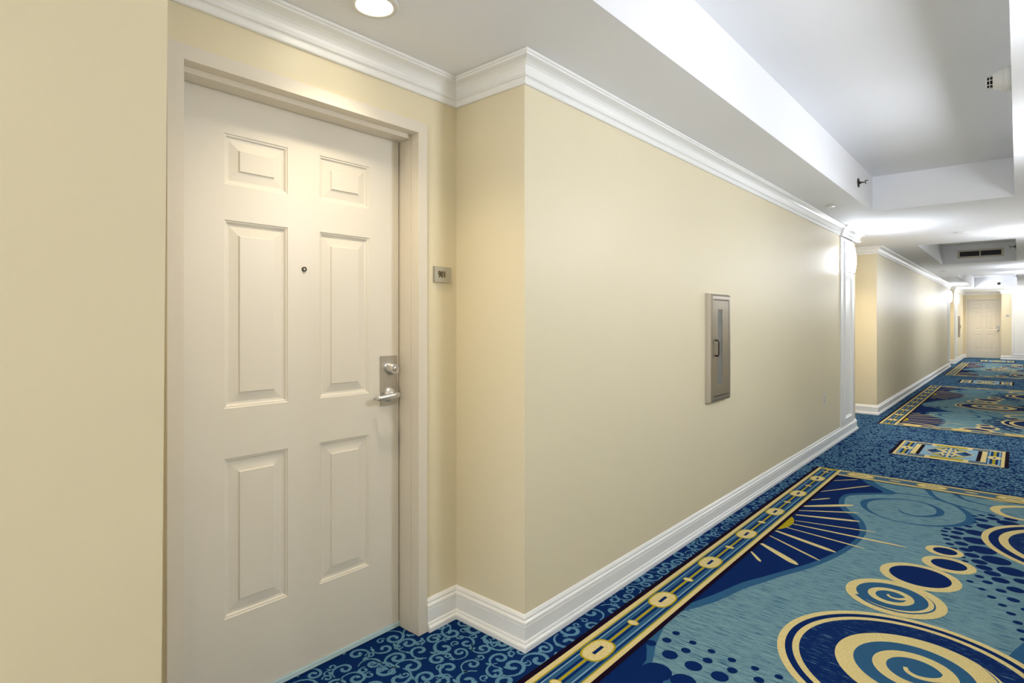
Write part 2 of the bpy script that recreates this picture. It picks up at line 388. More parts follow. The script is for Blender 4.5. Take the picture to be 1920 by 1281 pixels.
# ------------------------------------------------------------------ carpet
rnd = random.Random(7)
CM = ['c_base', 'c_scroll', 'c_leaf', 'c_navy', 'c_mid', 'c_teal', 'c_speck', 'c_cream', 'c_gold', 'c_black', 'c_pale', 'c_grey']
CI = {n: i for i, n in enumerate(CM)}
fl = MB()
fl.face([(XB-T, YB-.2, 0), (XR+.2, YB-.2, 0), (XR+.2, YFD+T, 0), (XB-T, YFD+T, 0)], 0)
LZ = .00035
def clip(poly, r):
    x0, y0, x1, y1 = r
    for ax, lim, sgn in ((0, x0, 1), (0, x1, -1), (1, y0, 1), (1, y1, -1)):
        out = []
        for i in range(len(poly)):
            a, b = poly[i-1], poly[i]
            da, db = (a[ax]-lim)*sgn, (b[ax]-lim)*sgn
            if (da >= 0) != (db >= 0):
                t = da/(da-db); out.append((a[0]+(b[0]-a[0])*t, a[1]+(b[1]-a[1])*t))
            if db >= 0: out.append(b)
        poly = out
        if len(poly) < 3: return []
    return poly
CLIP = None
def P(poly, mat, lay):
    if CLIP:
        xs_ = [p[0] for p in poly]; ys_ = [p[1] for p in poly]
        if min(xs_) < CLIP[0] or max(xs_) > CLIP[2] or min(ys_) < CLIP[1] or max(ys_) > CLIP[3]:
            poly = clip(list(poly), CLIP)
    if len(poly) >= 3:
        ar = sum(poly[i-1][0]*poly[i][1]-poly[i][0]*poly[i-1][1] for i in range(len(poly)))
        if ar < 0: poly = poly[::-1]
        fl.face([(x, y, (lay+(LAYO if CLIP else 0))*LZ) for x, y in poly], CI[mat])
def rect(x0, y0, x1, y1, mat, lay): P([(x0, y0), (x1, y0), (x1, y1), (x0, y1)], mat, lay)
def disc(cx, cy, r, mat, lay, n=40, rx=None):
    rx = rx or r
    P([(cx+rx*math.cos(2*PI*i/n), cy+r*math.sin(2*PI*i/n)) for i in range(n)], mat, lay)
def ring(cx, cy, r0, r1, mat, lay, n=72):
    for i in range(n):
        a, b = 2*PI*i/n, 2*PI*(i+1)/n
        P([(cx+r0*math.cos(a), cy+r0*math.sin(a)), (cx+r0*math.cos(b), cy+r0*math.sin(b)), (cx+r1*math.cos(b), cy+r1*math.sin(b)), (cx+r1*math.cos(a), cy+r1*math.sin(a))], mat, lay)
def smooth(pts, k=4):
    out = []
    n = len(pts)
    for i in range(n-1):
        p0, p1, p2, p3 = pts[max(i-1, 0)], pts[i], pts[i+1], pts[min(i+2, n-1)]
        for j in range(k):
            t = j/k
            out.append(tuple(.5*((2*p1[c])+(-p0[c]+p2[c])*t+(2*p0[c]-5*p1[c]+4*p2[c]-p3[c])*t*t+(-p0[c]+3*p1[c]-3*p2[c]+p3[c])*t**3) for c in range(len(p1))))
    out.append(pts[-1]); return out
def ribbon(pts, wid, mat, lay):
    n = len(pts); L_, R_ = [], []
    for i, p in enumerate(pts):
        a, b = pts[max(i-1, 0)], pts[min(i+1, n-1)]
        dx, dy = b[0]-a[0], b[1]-a[1]; l = math.hypot(dx, dy) or 1
        h = (wid[i] if isinstance(wid, list) else wid)/2
        L_.append((p[0]-dy/l*h, p[1]+dx/l*h)); R_.append((p[0]+dy/l*h, p[1]-dx/l*h))
    for i in range(n-1): P([L_[i], L_[i+1], R_[i+1], R_[i]], mat, lay)
def spiral(cx, cy, r0, r1, turns, a0, sgn, w0, w1, mat, lay, n=80):
    pts = []; wd = []
    for i in range(n+1):
        t = i/n; a = a0+sgn*turns*2*PI*t; r = r0+(r1-r0)*t
        pts.append((cx+r*math.cos(a), cy+r*math.sin(a))); wd.append(w0+(w1-w0)*t)
    ribbon(pts, wd, mat, lay)

RUGX = (-1.385, .345); RUGL = (-.17, 5.80); PER = 8.95
INX = (-1.158, .118); BEND = .222      # inner field; end border depth
DOTS = [(-0.221,5.035,.017),(-0.188,5.083,.021),(-0.136,5.129,.023),(-0.184,4.963,.036),(-0.127,5.046,.036),(-0.037,5.105,.037),(-0.047,4.991,.062),(-0.21,4.872,.016),(-0.151,4.822,.055),(-0.242,4.751,.022),(-0.281,4.653,.034),(-0.341,4.611,.022),(-0.351,4.542,.021),(-0.287,4.561,.034),(-0.2,4.637,.056),(-0.341,4.461,.021),(-0.289,4.458,.032),(-0.194,4.468,.062),(-0.326,4.384,.02),(-0.306,4.302,.021),(-0.255,4.355,.034),(-0.283,4.234,.018),(-0.229,4.256,.033),(-0.156,4.313,.066),(-0.197,4.177,.036),(-0.092,4.176,.066),(-0.161,4.088,.036),(-0.138,4.01,.037),(-0.026,4.043,.062),(-0.102,3.945,.036),(-0.221,4.05,.016),(-0.232,4.11,.012),(-0.151,3.854,.02),(-0.185,3.751,.016),(-0.117,3.797,.022),(-0.068,3.87,.037),(0.013,3.925,.033),(-0.135,3.68,.015),(-0.063,3.722,.022),(-0.009,3.783,.036),(-0.096,3.607,.018),(-0.017,3.637,.025),(-0.055,3.536,.017),(-0.024,3.46,.018),(0.03,3.549,.022),(-0.001,3.376,.018),(0.011,3.296,.017),(0.02,3.211,.016),(-1.094,2.301,.016),(-1.099,2.225,.019),(-1.01,2.279,.015),(-1.007,2.206,.019),(-1.042,2.136,.031),(-0.927,2.269,.015),(-1.138,2.162,.022),(-0.913,2.197,.019),(-0.94,2.126,.033),(-0.843,2.263,.016),(-1.03,1.998,.058),(-0.817,2.197,.019),(-0.838,2.128,.032),(-0.756,2.267,.015),(-0.927,2.009,.047),(-0.721,2.203,.019),(-0.671,2.272,.015)]
RAYS = [((-1.155,5.378),(-1.011,5.545),.014),((-1.154,4.966),(-.897,5.405),.018),((-1.155,4.681),(-1.059,4.821),.018),((-1.156,4.487),(-.894,4.748),.045),((-1.156,4.363),(-.829,4.588),.02),((-1.147,4.251),(-.789,4.391),.034),((-1.114,4.126),(-.673,4.231),.016),((-1.108,4.047),(-.492,4.07),.024),((-1.122,3.953),(-.672,3.885),.017),((-1.156,3.845),(-.788,3.712),.036),((-1.156,3.731),(-.827,3.525),.016),((-1.153,3.566),(-.904,3.384),.042),((-1.157,3.403),(-1.069,3.294),.018)]
NEDGE = [(-1.002,5.60),(-.93,5.46),(-.789,5.276),(-.85,5.19),(-.911,5.134),(-.992,5.023),(-1.006,4.93),(-1.001,4.822),(-.974,4.690),(-.922,4.565),(-.840,4.454),(-.777,4.298),(-.746,4.129),(-.752,3.937),(-.79,3.702),(-.859,3.452),(-.944,3.237),(-1.0,3.10),(-1.056,2.964),(-1.109,2.754),(-1.17,2.56)]
NOUT = [(-.915,5.60),(-.83,5.44),(-.70,5.30),(-.80,5.18),(-.901,5.075),(-.963,4.992),(-.975,4.92),(-.969,4.851),(-.942,4.718),(-.887,4.596),(-.806,4.484),(-.744,4.326),(-.715,4.153),(-.722,3.927),(-.762,3.669),(-.838,3.393),(-.924,3.184),(-.97,3.05),(-1.025,2.897),(-1.078,2.676),(-1.17,2.46)]
SW = [(-.634,4.842),(-.600,4.790),(-.577,4.775),(-.512,4.775),(-.443,4.835),(-.405,4.931),(-.424,5.051),(-.501,5.143),(-.604,5.161),(-.701,5.113),(-.795,5.030),(-.843,4.934),(-.844,4.830),(-.806,4.715),(-.730,4.618),(-.636,4.568),(-.535,4.565),(-.448,4.592),(-.365,4.650),(-.290,4.740),(-.240,4.870),(-.247,5.021),(-.300,5.160),(-.363,5.254),(-.467,5.319),(-.571,5.337),(-.675,5.314),(-.787,5.261),(-.85,5.20)]
SWW = [.012,.018,.022,.026,.034,.044,.040,.024,.018,.024,.038,.046,.042,.030,.018,.016,.018,.022,.030,.044,.056,.050,.036,.024,.020,.022,.026,.034,.05]

LAYO = 0
def motifs(dy, first=True):
    global LAYO
    LAYO = 0 if first else -.25
    def s(p): return [(x, y+dy) for x, y in p]
    # navy field with mid-blue edge along the left border
    ed = smooth(NEDGE, 3); ou = smooth(NOUT, 3)
    for e_, lay, mat in ((ou, 4, 'c_mid'), (ed, 5, 'c_navy')):
        for a, b in zip(e_, e_[1:]):
            P([(-1.17, a[1]+dy), (a[0], a[1]+dy), (b[0], b[1]+dy), (-1.17, b[1]+dy)], mat, lay) if a[1] >= b[1] else None
    # cusp of the upper lobe: the part of the curve that doubles back
    # swirl line on the sea-blue ground
    pts = smooth([(x, y, w_) for (x, y), w_ in zip(SW, SWW)], 5)
    ribbon([(p[0], p[1]+dy) for p in pts], [p[2] for p in pts], 'c_mid', 4.5)
    for q in (((-.545,5.60),(-.523,5.53),(-.483,5.40),(-.408,5.29),(-.309,5.229),(-.214,5.191),(-.133,5.169)), ((-.37,5.60),(-.354,5.559),(-.308,5.461),(-.223,5.405),(-.143,5.375))):
        q = smooth(list(q), 5); n = len(q)
        ribbon(s(q), [.045-.030*i/n for i in range(n)], 'c_mid', 4.2)
    # rays and half sun
    disc(-1.205, 4.035+dy, .185, 'c_gold', 6, rx=.095)
    for a, b, wd in RAYS:
        if not first and a[1] > 4.9: continue
        n = 8; pts = [(a[0]+(b[0]-a[0])*i/n, a[1]+(b[1]-a[1])*i/n) for i in range(n+1)]
        wl = [wd*(.45+.55*math.sin(min(1, (i+.6)/n*1.0)*PI*.62)) for i in range(n+1)]; wl[-1] = wd*.35
        ribbon(s(pts), wl, 'c_cream', 7)
    for x, y, r in DOTS:
        if y < 2.5 and dy < -1: continue
        disc(x, y+dy, r, 'c_navy', 5.5, 20)
    # bottom-left corner field
    if first:
        P(s([(-1.16,2.33),(-1.134,2.228),(-1.116,2.16),(-1.089,2.095),(-1.071,2.044),(-1.03,1.98),(-1.005,1.90),(-1.0,1.2),(-1.16,1.2)]), 'c_mid', 4)
        P(s([(-1.165,2.165),(-1.129,2.109),(-1.095,2.041),(-1.089,1.992),(-1.057,1.941),(-1.028,1.90),(-1.03,1.2),(-1.165,1.2)]), 'c_navy', 5)
    # right-hand field
    P(s([(.12,3.35),(.06,3.27),(.018,3.189),(-.012,3.083),(-.031,3.007),(-.046,2.913),(-.060,2.823),(-.06,2.5),(.12,2.3)]), 'c_mid', 4)
    P(s([(.12,3.12),(.06,3.05),(.017,2.996),(-.001,2.945),(-.011,2.867),(-.014,2.805),(0,2.5),(.12,2.4)]), 'c_navy', 5)
    # concentric circle on the right
    cx, cy = .355, 4.605+dy
    disc(cx, cy, .527, 'c_cream', 6.5, 90); disc(cx, cy, .493, 'c_navy', 7, 90); disc(cx, cy, .445, 'c_cream', 7.5, 90); disc(cx, cy, .400, 'c_speck', 8, 90)
    ring(cx, cy, .2, .27, 'c_cream', 8.5)
    # gold scroll at the upper right
    q = smooth([(.12,5.16),(.030,5.150),(-.038,5.160),(-.090,5.210),(-.122,5.288),(-.108,5.379),(-.040,5.460),(.032,5.510),(.12,5.53)], 5)
    ribbon(s(q), [.030+.024*math.sin(PI*i/len(q)) for i in range(len(q))], 'c_cream', 6)
    q = smooth([(-.192,5.600),(-.110,5.570),(.032,5.617),(.12,5.66)], 4); ribbon(s(q), .03, 'c_cream', 6)
    # big spiral medallion
    cx, cy = -.297, 2.633+dy
    disc(cx, cy, .468, 'c_cream', 6, 100); disc(cx, cy, .439, 'c_navy', 6.5, 100); disc(cx, cy, .412, 'c_cream', 7, 100); disc(cx, cy, .387, 'c_speck', 7.5, 100)
    P([(cx+.06, cy+.10), (cx+.40, cy+.23), (cx+.44, cy-.2), (cx+.30, cy-.2)], 'c_speck', 7.6)
    disc(cx+.012, cy+.015, .274, 'c_cream', 8, 90); disc(cx-.003, cy+.018, .196, 'c_mid', 8.5, 80)
    ring(cx+.002, cy+.016, .091, .137, 'c_cream', 9, 72)
    q = smooth([(-.325,2.655),(-.320,2.636),(-.307,2.620),(-.280,2.610),(-.240,2.622),(-.205,2.655),(-.195,2.70)], 5)
    ribbon(s(q), [.014+.018*i/len(q) for i in range(len(q))], 'c_cream', 9.2)
    q = smooth([(-.11,2.86),(-.07,2.80),(-.045,2.74),(-.035,2.68),(-.04,2.60)], 5)
    ribbon(s(q), [.002+.010*i/len(q) for i in range(len(q))], 'c_mid', 9.2)
    # chain of smaller discs
    cx, cy = -.446, 3.292+dy
    disc(cx, cy, .204, 'c_cream', 7, 70); disc(cx-.014, cy+.006, .146, 'c_mid', 7.5, 70); ring(cx-.016, cy, .062, .094, 'c_cream', 8, 60)
    q = smooth([(-.475,3.31),(-.470,3.292),(-.452,3.280),(-.425,3.285),(-.400,3.31)], 4); ribbon(s(q), [.010+.014*i/len(q) for i in range(len(q))], 'c_cream', 8.2)
    q = smooth([(-.335,3.40),(-.305,3.36),(-.290,3.31),(-.295,3.25),(-.33,3.19),(-.39,3.145),(-.46,3.135),(-.53,3.155),(-.59,3.21)], 4)
    ribbon(s(q), [.002+.018*i/len(q) for i in range(len(q))], 'c_mid', 8.2)
    disc(-.385, 3.648+dy, .175, 'c_cream', 6.5, 60); disc(-.385, 3.651+dy, .133, 'c_navy', 7.2, 60)
    disc(-.285, 3.929+dy, .120, 'c_cream', 6.2, 50); disc(-.284, 3.931+dy, .079, 'c_navy', 6.8, 50)
    disc(-.320, 4.144+dy, .089, 'c_cream', 6.1, 44); disc(-.317, 4.148+dy, .057, 'c_navy', 6.6, 44)

def oval(cx, cy, hx, hy, lay, along):
    def ov(kx, mat, l, g=0):
        pts = []
        for i in range(28):
            a = 2*PI*i/28; c, d = math.cos(a), math.sin(a)
            pts.append((cx+(hx*kx+g)*math.copysign(abs(c)**.75, c), cy+(hy*kx+g)*math.copysign(abs(d)**.75, d)))
        P(pts, mat, l)
    ov(1, 'c_gold', lay, .005); ov(.95, 'c_cream', lay+.5)
    if along == 'y': rect(cx-.008, cy-hy*.42, cx+.008, cy+hy*.42, 'c_navy', lay+1)
    else: rect(cx-hx*.45, cy-.008, cx+hx*.45, cy+.008, 'c_navy', lay+1)

def side_border(mir, y0, y1, oy):
    cxr = sum(RUGX)/2
    def X(x): return x if not mir else 2*cxr-x
    def R(a, b, mat, lay, ya=y0, yb=y1):
        xa, xb = sorted((X(a), X(b))); rect(xa, ya, xb, yb, mat, lay)
    R(-1.385, -1.360, 'c_black', 10); R(-1.178, -1.157, 'c_black', 10)
    ya, yb = y0+.012, y1-.012
    R(-1.360, -1.178, 'c_gold', 10, ya, yb)
    R(-1.360, -1.338, 'c_cream', 10.5, ya, yb); R(-1.200, -1.178, 'c_cream', 10.5, ya, yb)
    R(-1.332, -1.206, 'c_mid', 10.5, ya+.05, yb-.05)
    for a in (-1.326, -1.222): R(a, a+.008, 'c_navy', 11, ya+.05, yb-.05)
    for a in (-1.316, -1.232): R(a, a+.005, 'c_pale', 11, ya+.05, yb-.05)
    for a in (-1.293, -1.262): R(a, a+.011, 'c_navy', 11, ya+.05, yb-.05)
    R(-1.278, -1.266, 'c_gold', 11.5, ya+.05, yb-.05)
    x = X(-1.272)
    k = 0; y = y0+oy
    n = int(round((y1-y0-2*oy)/.567)); st = (y1-y0-2*oy)/n
    for k in range(n+1):
        oval(x, y0+oy+st*k, .050, .082, 12, 'y')
        ym = y0+oy+st*(k+.5)
        if ym < y1-.1: disc(x, ym, .021, 'c_gold', 12, 16, rx=.027); disc(x, ym, .017, 'c_cream', 12.5, 16, rx=.022)
        if k == n: disc(x, y1-.072, .014, 'c_cream', 12, 14, rx=.035)
        if k == 0: disc(x, y0+.072, .014, 'c_cream', 12, 14, rx=.035)
def end_border(yo, yi, x0, x1):
    """yo outer edge, yi inner edge"""
    s = 1 if yo > yi else -1; D = abs(yo-yi)
    def R(a, b, mat, lay):
        ya, yb = sorted((yo-s*a, yo-s*b)); rect(x0, ya, x1, yb, mat, lay)
    R(0, .012, 'c_black', 10); R(D-.012, D, 'c_black', 10)
    R(.012, D-.012, 'c_cream', 10.5); R(.042, D-.045, 'c_gold', 10.6); R(.050, D-.052, 'c_grey', 11); R(D/2-.012, D/2+.012, 'c_mid', 11.2)
    ym = yo-s*D*.5; c = (x0+x1)/2; k = -3
    while k <= 3:
        xx = c+k*.248
        if x0+.05 < xx < x1-.05:
            if k % 2 == 0: oval(xx, ym, .098, .050, 12, 'x')
            else: disc(xx, ym, .016, 'c_gold', 12, 16, rx=.045); disc(xx, ym, .012, 'c_cream', 12.5, 16, rx=.038)
        k += 1
def rug(y0):
    global CLIP
    ya, yb = y0+RUGL[0], y0+RUGL[1]
    rect(RUGX[0], ya, RUGX[1], yb, 'c_teal', 3)
    CLIP = (INX[0]-.002, ya+.2, INX[1]+.002, yb-.2)
    motifs(y0, True); motifs(y0-3.6, False)
    CLIP = None
    side_border(False, ya, yb, .45); side_border(True, ya, yb, .45)
    end_border(yb, yb-BEND, -1.178, .138); end_border(ya, ya+BEND, -1.178, .138)
def medallion(y0):
    a, b = y0-.435, y0+.435; x0, x1 = -.985, -.065; cx = (x0+x1)/2
    rect(x0, a, x1, b, 'c_black', 3)
    rect(x0+.030, a+.008, x1-.030, b-.008, 'c_cream', 4)
    rect(x0+.064, a+.045, x1-.064, b-.045, 'c_grey', 5)
    rect(cx-.17, a+.03, cx+.17, b-.03, 'c_cream', 5.5); rect(cx-.13, a+.07, cx+.13, b-.07, 'c_gold', 5.8)
    for s in (-1, 1):
        xc = cx+s*.352
        rect(xc-.052, a+.045, xc+.052, b-.045, 'c_mid', 6)
        for q in (-.045, .032): rect(xc+q, a+.045, xc+q+.012, b-.045, 'c_pale', 6.3)
        for q in (-.028, .016): rect(xc+q, a+.07, xc+q+.012, b-.07, 'c_navy', 6.3)
        rect(xc-.010, a+.06, xc+.010, b-.06, 'c_gold', 6.6)
        disc(xc, y0, .085, 'c_cream', 7, 30, rx=.052); disc(xc, y0, .03, 'c_navy', 7.5, 16, rx=.012)
        for t in (-1, 1): disc(xc, y0+t*.355, .02, 'c_cream', 7, 14, rx=.04)
        xd = cx+s*.268
        rect(xd-.030, a+.14, xd+.026, b-.14, 'c_cream', 6)
        rect(cx+s*.238-.016, a+.15, cx+s*.238+.016, b-.15, 'c_black', 6.5)
    ix0, ix1, ia, ib = cx-.225, cx+.225, a+.15, b-.15
    rect(ix0, ia, ix1, ib, 'c_pale', 6.2)
    H = ib-ia
    for s in (-1, 1):
        def q(pts, mat, lay): P([(cx+s*x, y0+y) for x, y in pts], mat, lay)
        q([(.20, 0), (.12, .15), (.02, .05), (.02, -.05), (.12, -.15)], 'c_cream', 6.6)
        q([(.188, 0), (.12, .125), (.045, 0), (.12, -.125)], 'c_mid', 7)
        q([(.188, 0), (.12, .125), (.10, 0)], 'c_navy', 7.3); q([(.188, 0), (.12, -.125), (.14, -.02)], 'c_navy', 7.4)
        for t in (-1, 1):
            q([(.02, t*.27), (.11, t*.20), (.05, t*.10), (0, t*.2)], 'c_mid', 6.8)
            q([(.03, t*.255), (.16, t*.18), (.08, t*.14)], 'c_gold', 7)
            q([(.0, t*.05), (.035, t*.22), (.07, t*.06)], 'c_cream', 7.2)
            q([(.0, t*.04), (.03, t*.16), (.045, t*.05)], 'c_grey', 7.6)
    rect(cx-.008, ia+.03, cx+.008, ib-.03, 'c_cream', 8)
for k in range(3): rug(k*PER)
for k in range(3): medallion(7.30+k*PER)

# acanthus-like scroll ground everywhere between the woven panels
def free(x, y, m=.0):
    if not (YB < y < YFD): return False
    xl = XL+.02
    for a in (A1, A2, A3):
        if a[0] < y < a[1]: xl = XB-.1
    if not (xl < x < XR): return False
    for k in range(3):
        if RUGX[0]-m < x < RUGX[1]+m and k*PER+RUGL[0]-m < y < k*PER+RUGL[1]+m: return False
        if -.985 < x < -.065 and abs(y-7.30-k*PER) < .435: return False
    return True
CE = .088
iy = int(-1.0/CE)
while iy*CE < YFD:
    ix = int(-2.05/CE)
    while ix*CE < XR:
        x = ix*CE+rnd.uniform(-.014, .014)+(CE/2 if iy % 2 else 0); y = iy*CE+rnd.uniform(-.014, .014)
        a0 = rnd.uniform(0, 2*PI); sg = rnd.choice((-1, 1)); tr = rnd.uniform(1.15, 1.5); sz = rnd.uniform(.8, 1.3)
        a2, b2, c2 = rnd.uniform(0, 2*PI), rnd.uniform(.045, .06), rnd.random(); ly_ = 1+.12*rnd.randrange(6)
        if free(x, y):
            n = 20 if y < 6 else 11
            pts, wd = [], []
            for i in range(n+1):
                t = i/n; a = a0+sg*tr*2*PI*t; r = (.008+.034*t**1.05)*sz
                if t > .78: r += (t-.78)*.09
                pts.append((x+r*math.cos(a), y+r*math.sin(a))); wd.append(.0128*sz*(1.2-.3*t) if t < .85 else .0128*sz*(1.65-1.3*t)*1.2)
            ribbon(pts, wd, 'c_scroll', ly_)
            # a smaller curl growing off the big one
            sx, sy = x+.054*math.cos(a2+PI), y+.054*math.sin(a2+PI)
            if free(sx, sy):
                m2 = 12 if y < 6 else 7
                ribbon([(sx+(.005+.015*i/m2)*math.cos(a0+1.7-sg*6.8*i/m2), sy+(.005+.015*i/m2)*math.sin(a0+1.7-sg*6.8*i/m2)) for i in range(m2+1)], [.0085*(1.15-.5*i/m2) for i in range(m2+1)], 'c_scroll', ly_+.06)
            if y < 9 or c2 < .5:
                lx, ly = x+b2*math.cos(a2), y+b2*math.sin(a2)
                ca, sa = math.cos(a2+1.9), math.sin(a2+1.9)
                P([(lx+.013*math.cos(q)*ca-.0062*math.sin(q)*sa, ly+.013*math.cos(q)*sa+.0062*math.sin(q)*ca) for q in [i*PI/4 for i in range(8)]], 'c_leaf', 1.9)
        ix += 1
    iy += 1
tag(fl.build('floor', [M[c] for c in CM], fix=False), 'blue patterned corridor carpet with gold-bordered swirl panels and scroll ground', 'carpet', kind='structure')

# ------------------------------------------------------------------ door number signs
def sign(name, loc, rz, label, text='901'):
    e = empty(name, loc, rz)
    w = MB(); w.box((-.052, -.006, -.036), (.052, -.0005, .036)); w.build('backplate', M['steel'], e, bevel=.001)
    w = MB(); w.box((-.050, -.012, -.034), (.036, -.006, .034)); w.build('face_plate', M['acrylic'], e, bevel=.0012)
    cu = bpy.data.curves.new('numerals', 'FONT'); cu.body = text; cu.size = .036; cu.align_x = 'CENTER'; cu.align_y = 'CENTER'; cu.extrude = .0006; cu.offset = .0009
    o = bpy.data.objects.new('tmp', cu); COL.objects.link(o)
    bpy.context.view_layer.update()
    me = bpy.data.meshes.new_from_object(o.evaluated_get(bpy.context.evaluated_depsgraph_get()))
    bpy.data.objects.remove(o)
    me.materials.clear(); me.materials.append(M['numeral'])
    n = bpy.data.objects.new('numerals', me); COL.objects.link(n); n.parent = e; n.location = (-.009, -.0126, 0); n.rotation_euler = (PI/2, 0, 0); n.scale = (.85, 1.05, 1)
    return tag(e, label, 'sign', 'room number plates')
sign('room_number_sign', (XB, 1.705, 1.536), PI/2, 'small metal room number plate reading 901 on the cream wall beside the nearest door')
s2 = sign('room_number_sign', (-.272, YF, 1.530), 0, 'tiny distant room number plate on the end wall right of the far door')

# ------------------------------------------------------------------ fire extinguisher cabinets
def cabinet(loc, label):
    """local: x width 0.448, front -y, origin at lower centre on the wall"""
    e = empty('fire_extinguisher_cabinet', loc, PI/2)
    W2, H, d = .170, .71, .042
    w = MB()
    prof = [(0, 0), (.002, .020), (.008, .034), (.018, .041), (.030, .042), (.040, .042), (.041, .034)]
    R = [(-W2, 0), (W2, 0), (W2, H), (-W2, H)]
    def ring(c, o): return (c[0]+(o if c[0] < 0 else -o), c[1]+(o if c[1] < H/2 else -o))
    for i in range(4):
        a, b = R[i], R[(i+1) % 4]
        for (o0, h0), (o1, h1) in zip(prof, prof[1:]):
            p, q = ring(a, o0), ring(b, o0); r, s = ring(b, o1), ring(a, o1)
            w.face([(p[0], -h0, p[1]), (q[0], -h0, q[1]), (r[0], -h1, r[1]), (s[0], -h1, s[1])])
    w.build('rolled_frame', M['cabinet'], e, fix=True)
    w = MB(); w.box((-W2+.036, -.028, .036), (W2-.036, -.002, H-.036)); w.build('recess_box', M['gap'], e)
    x0, x1, z0, z1 = -W2+.0445, W2-.0445, .0445, H-.0445; gx0, gx1, gz0, gz1 = -.060, .016, .115, H-.105
    w = MB(); y0, y1 = -.040, -.030
    for a, b in (((x0, z0), (gx0, z1)), ((gx1, z0), (x1, z1)), ((gx0, z0), (gx1, gz0)), ((gx0, gz1), (gx1, z1))): w.box((a[0], y0, a[1]), (b[0], y1, b[1]))
    dr = w.build('cabinet_door', M['cabinet'], e)
    w = MB(); w.box((gx0-.002, -.034, gz0-.002), (gx1+.002, -.031, gz1+.002)); w.build('window_pane', M['glass'], dr)
    w = MB(); w.tube([(x0+.026, -.040, .305), (x0+.026, -.058, .305), (x0+.026, -.062, .315), (x0+.026, -.062, .395), (x0+.026, -.058, .405), (x0+.026, -.040, .405)], .0055, 10); w.build('pull_handle', M['bronze'], dr)
    return tag(e, label, 'cabinet', 'fire extinguisher cabinets')
cabinet((XL, 3.763, .803), 'bronze steel fire extinguisher cabinet with narrow window on the nearest long cream wall')
cabinet((XL, 24.45, .803), 'tiny distant fire extinguisher cabinet on the last stretch of wall before the far door')

# ------------------------------------------------------------------ sconces
def make_sconce():
    e = empty('wall_sconce', (0, 0, 0))
    w = MB(); w.box((-.10, -.014, -.13), (.10, 0, .13)); w.build('backplate', M['chrome'], e)
    w = MB(); n, m = 16, 8; V = []
    for j in range(m+1):
        t = j/m; z = -.145+.29*t; bow = .052+.018*math.sin(PI*t)
        V.append([(.14*math.cos(PI*i/n), -.012-bow*math.sin(PI*i/n)**.7, z) for i in range(n+1)])
    for j in range(m):
        for i in range(n): w.face([V[j][i], V[j][i+1], V[j+1][i+1], V[j+1][i]], 0, True)
    w.face(V[0]); w.face(V[m][::-1])
    w.build('glass_shade', M['shade'], e)
    for z in (-.150, .144):
        w = MB(); R0 = [(.145*math.cos(PI*i/n), -.010-.058*math.sin(PI*i/n)**.7) for i in range(n+1)]
        w.face([(x, y, z) for x, y in R0]); w.face([(x, y, z+.006) for x, y in R0][::-1])
        for i in range(n): w.face([(*R0[i], z), (*R0[i+1], z), (*R0[i+1], z+.006), (*R0[i], z+.006)])
        w.face([(*R0[-1], z), (*R0[0], z), (*R0[0], z+.006), (*R0[-1], z+.006)])
        w.build('shade_rim', M['chrome'], e)
    return e
proto = make_sconce()
SC = [((XL+.012, 7.66, 2.045), PI/2, 'glowing white half-round sconce on the pilaster at the end of the nearest long wall'),
      ((XL+.012, 20.76, 2.045), PI/2, 'small glowing sconce on the pilaster ending the second long wall'),
      ((XL+.012, 23.25, 2.045), PI/2, 'small glowing sconce just past the distant alcove, the farthest on the left wall'),
      ((XL+.0, -1.6, 2.045), PI/2, 'lit white sconce added for extra light on the left wall behind the camera'),  # out of view, added to light the near end
      ((XR, 2.30, 2.045), -PI/2, 'lit white sconce on the right wall opposite the first wall corner'),
      ((XR, 9.1, 2.045), -PI/2, 'unseen lit sconce added as fill on the right wall across from the second alcove'),  # added out of view to brighten the second long wall and nearby ceiling
      ((XR, 14.7, 2.045), -PI/2, 'unseen lit sconce added as fill on the right wall just past the shadowed tray'),  # added out of view to lift the far part of the second wall
      ((XR, 4.4, 2.045), -PI/2, 'unseen lit sconce added as fill on the right wall across from the extinguisher cabinet'),  # added out of view to brighten the middle of the nearest long wall
      ((XR, 16.6, 2.045), -PI/2, 'lit white sconce on the right wall halfway down the corridor'),
      ((.14, YF-.012, 2.045), 0, 'tiny lit sconce on the white panelled strip of the end wall'),
      ((XR, 24.0, 2.045), -PI/2, 'lit white sconce on the right wall near the far door')]
for i, (loc, rz, lab) in enumerate(SC):
    o = proto if i == 0 else copy_tree(proto)
    o.location = loc; o.rotation_euler = (0, 0, rz); tag(o, lab, 'sconce', 'corridor wall sconces')

# ------------------------------------------------------------------ recessed downlights
def make_down():
    e = empty('recessed_downlight', (0, 0, 0))
    w = MB(); w.lathe([(.082, 0), (.082, .005), (.078, .008), (.062, .009), (.058, .004), (.058, -.0005)], (0, 0, 0), '-z', 40, cap=False); w.build('trim_ring', M['plastic'], e)
    w = MB(); w.lathe([(.058, .002), (.03, .003), (0, .0035)], (0, 0, 0), '-z', 32, cap=False); w.build('lens', M['lamp'], e)
    return e
dl = make_down()
DL = [((-1.630, 1.149, ZC), 'lit round recessed downlight in the ceiling in front of the nearest door'),
      ((-1.63, 8.82, ZC), 'lit recessed downlight seen edge-on past the first sconce, over the second alcove'),
      ((-1.63, 22.0, ZC), 'recessed downlight over the third alcove, hidden behind the long wall'),
      ((.22, -.40, ZC), 'lit recessed downlight over the camera by the right wall'),
      ((-.93, 26.2, ZC), 'tiny distant recessed downlight in front of the far door')]
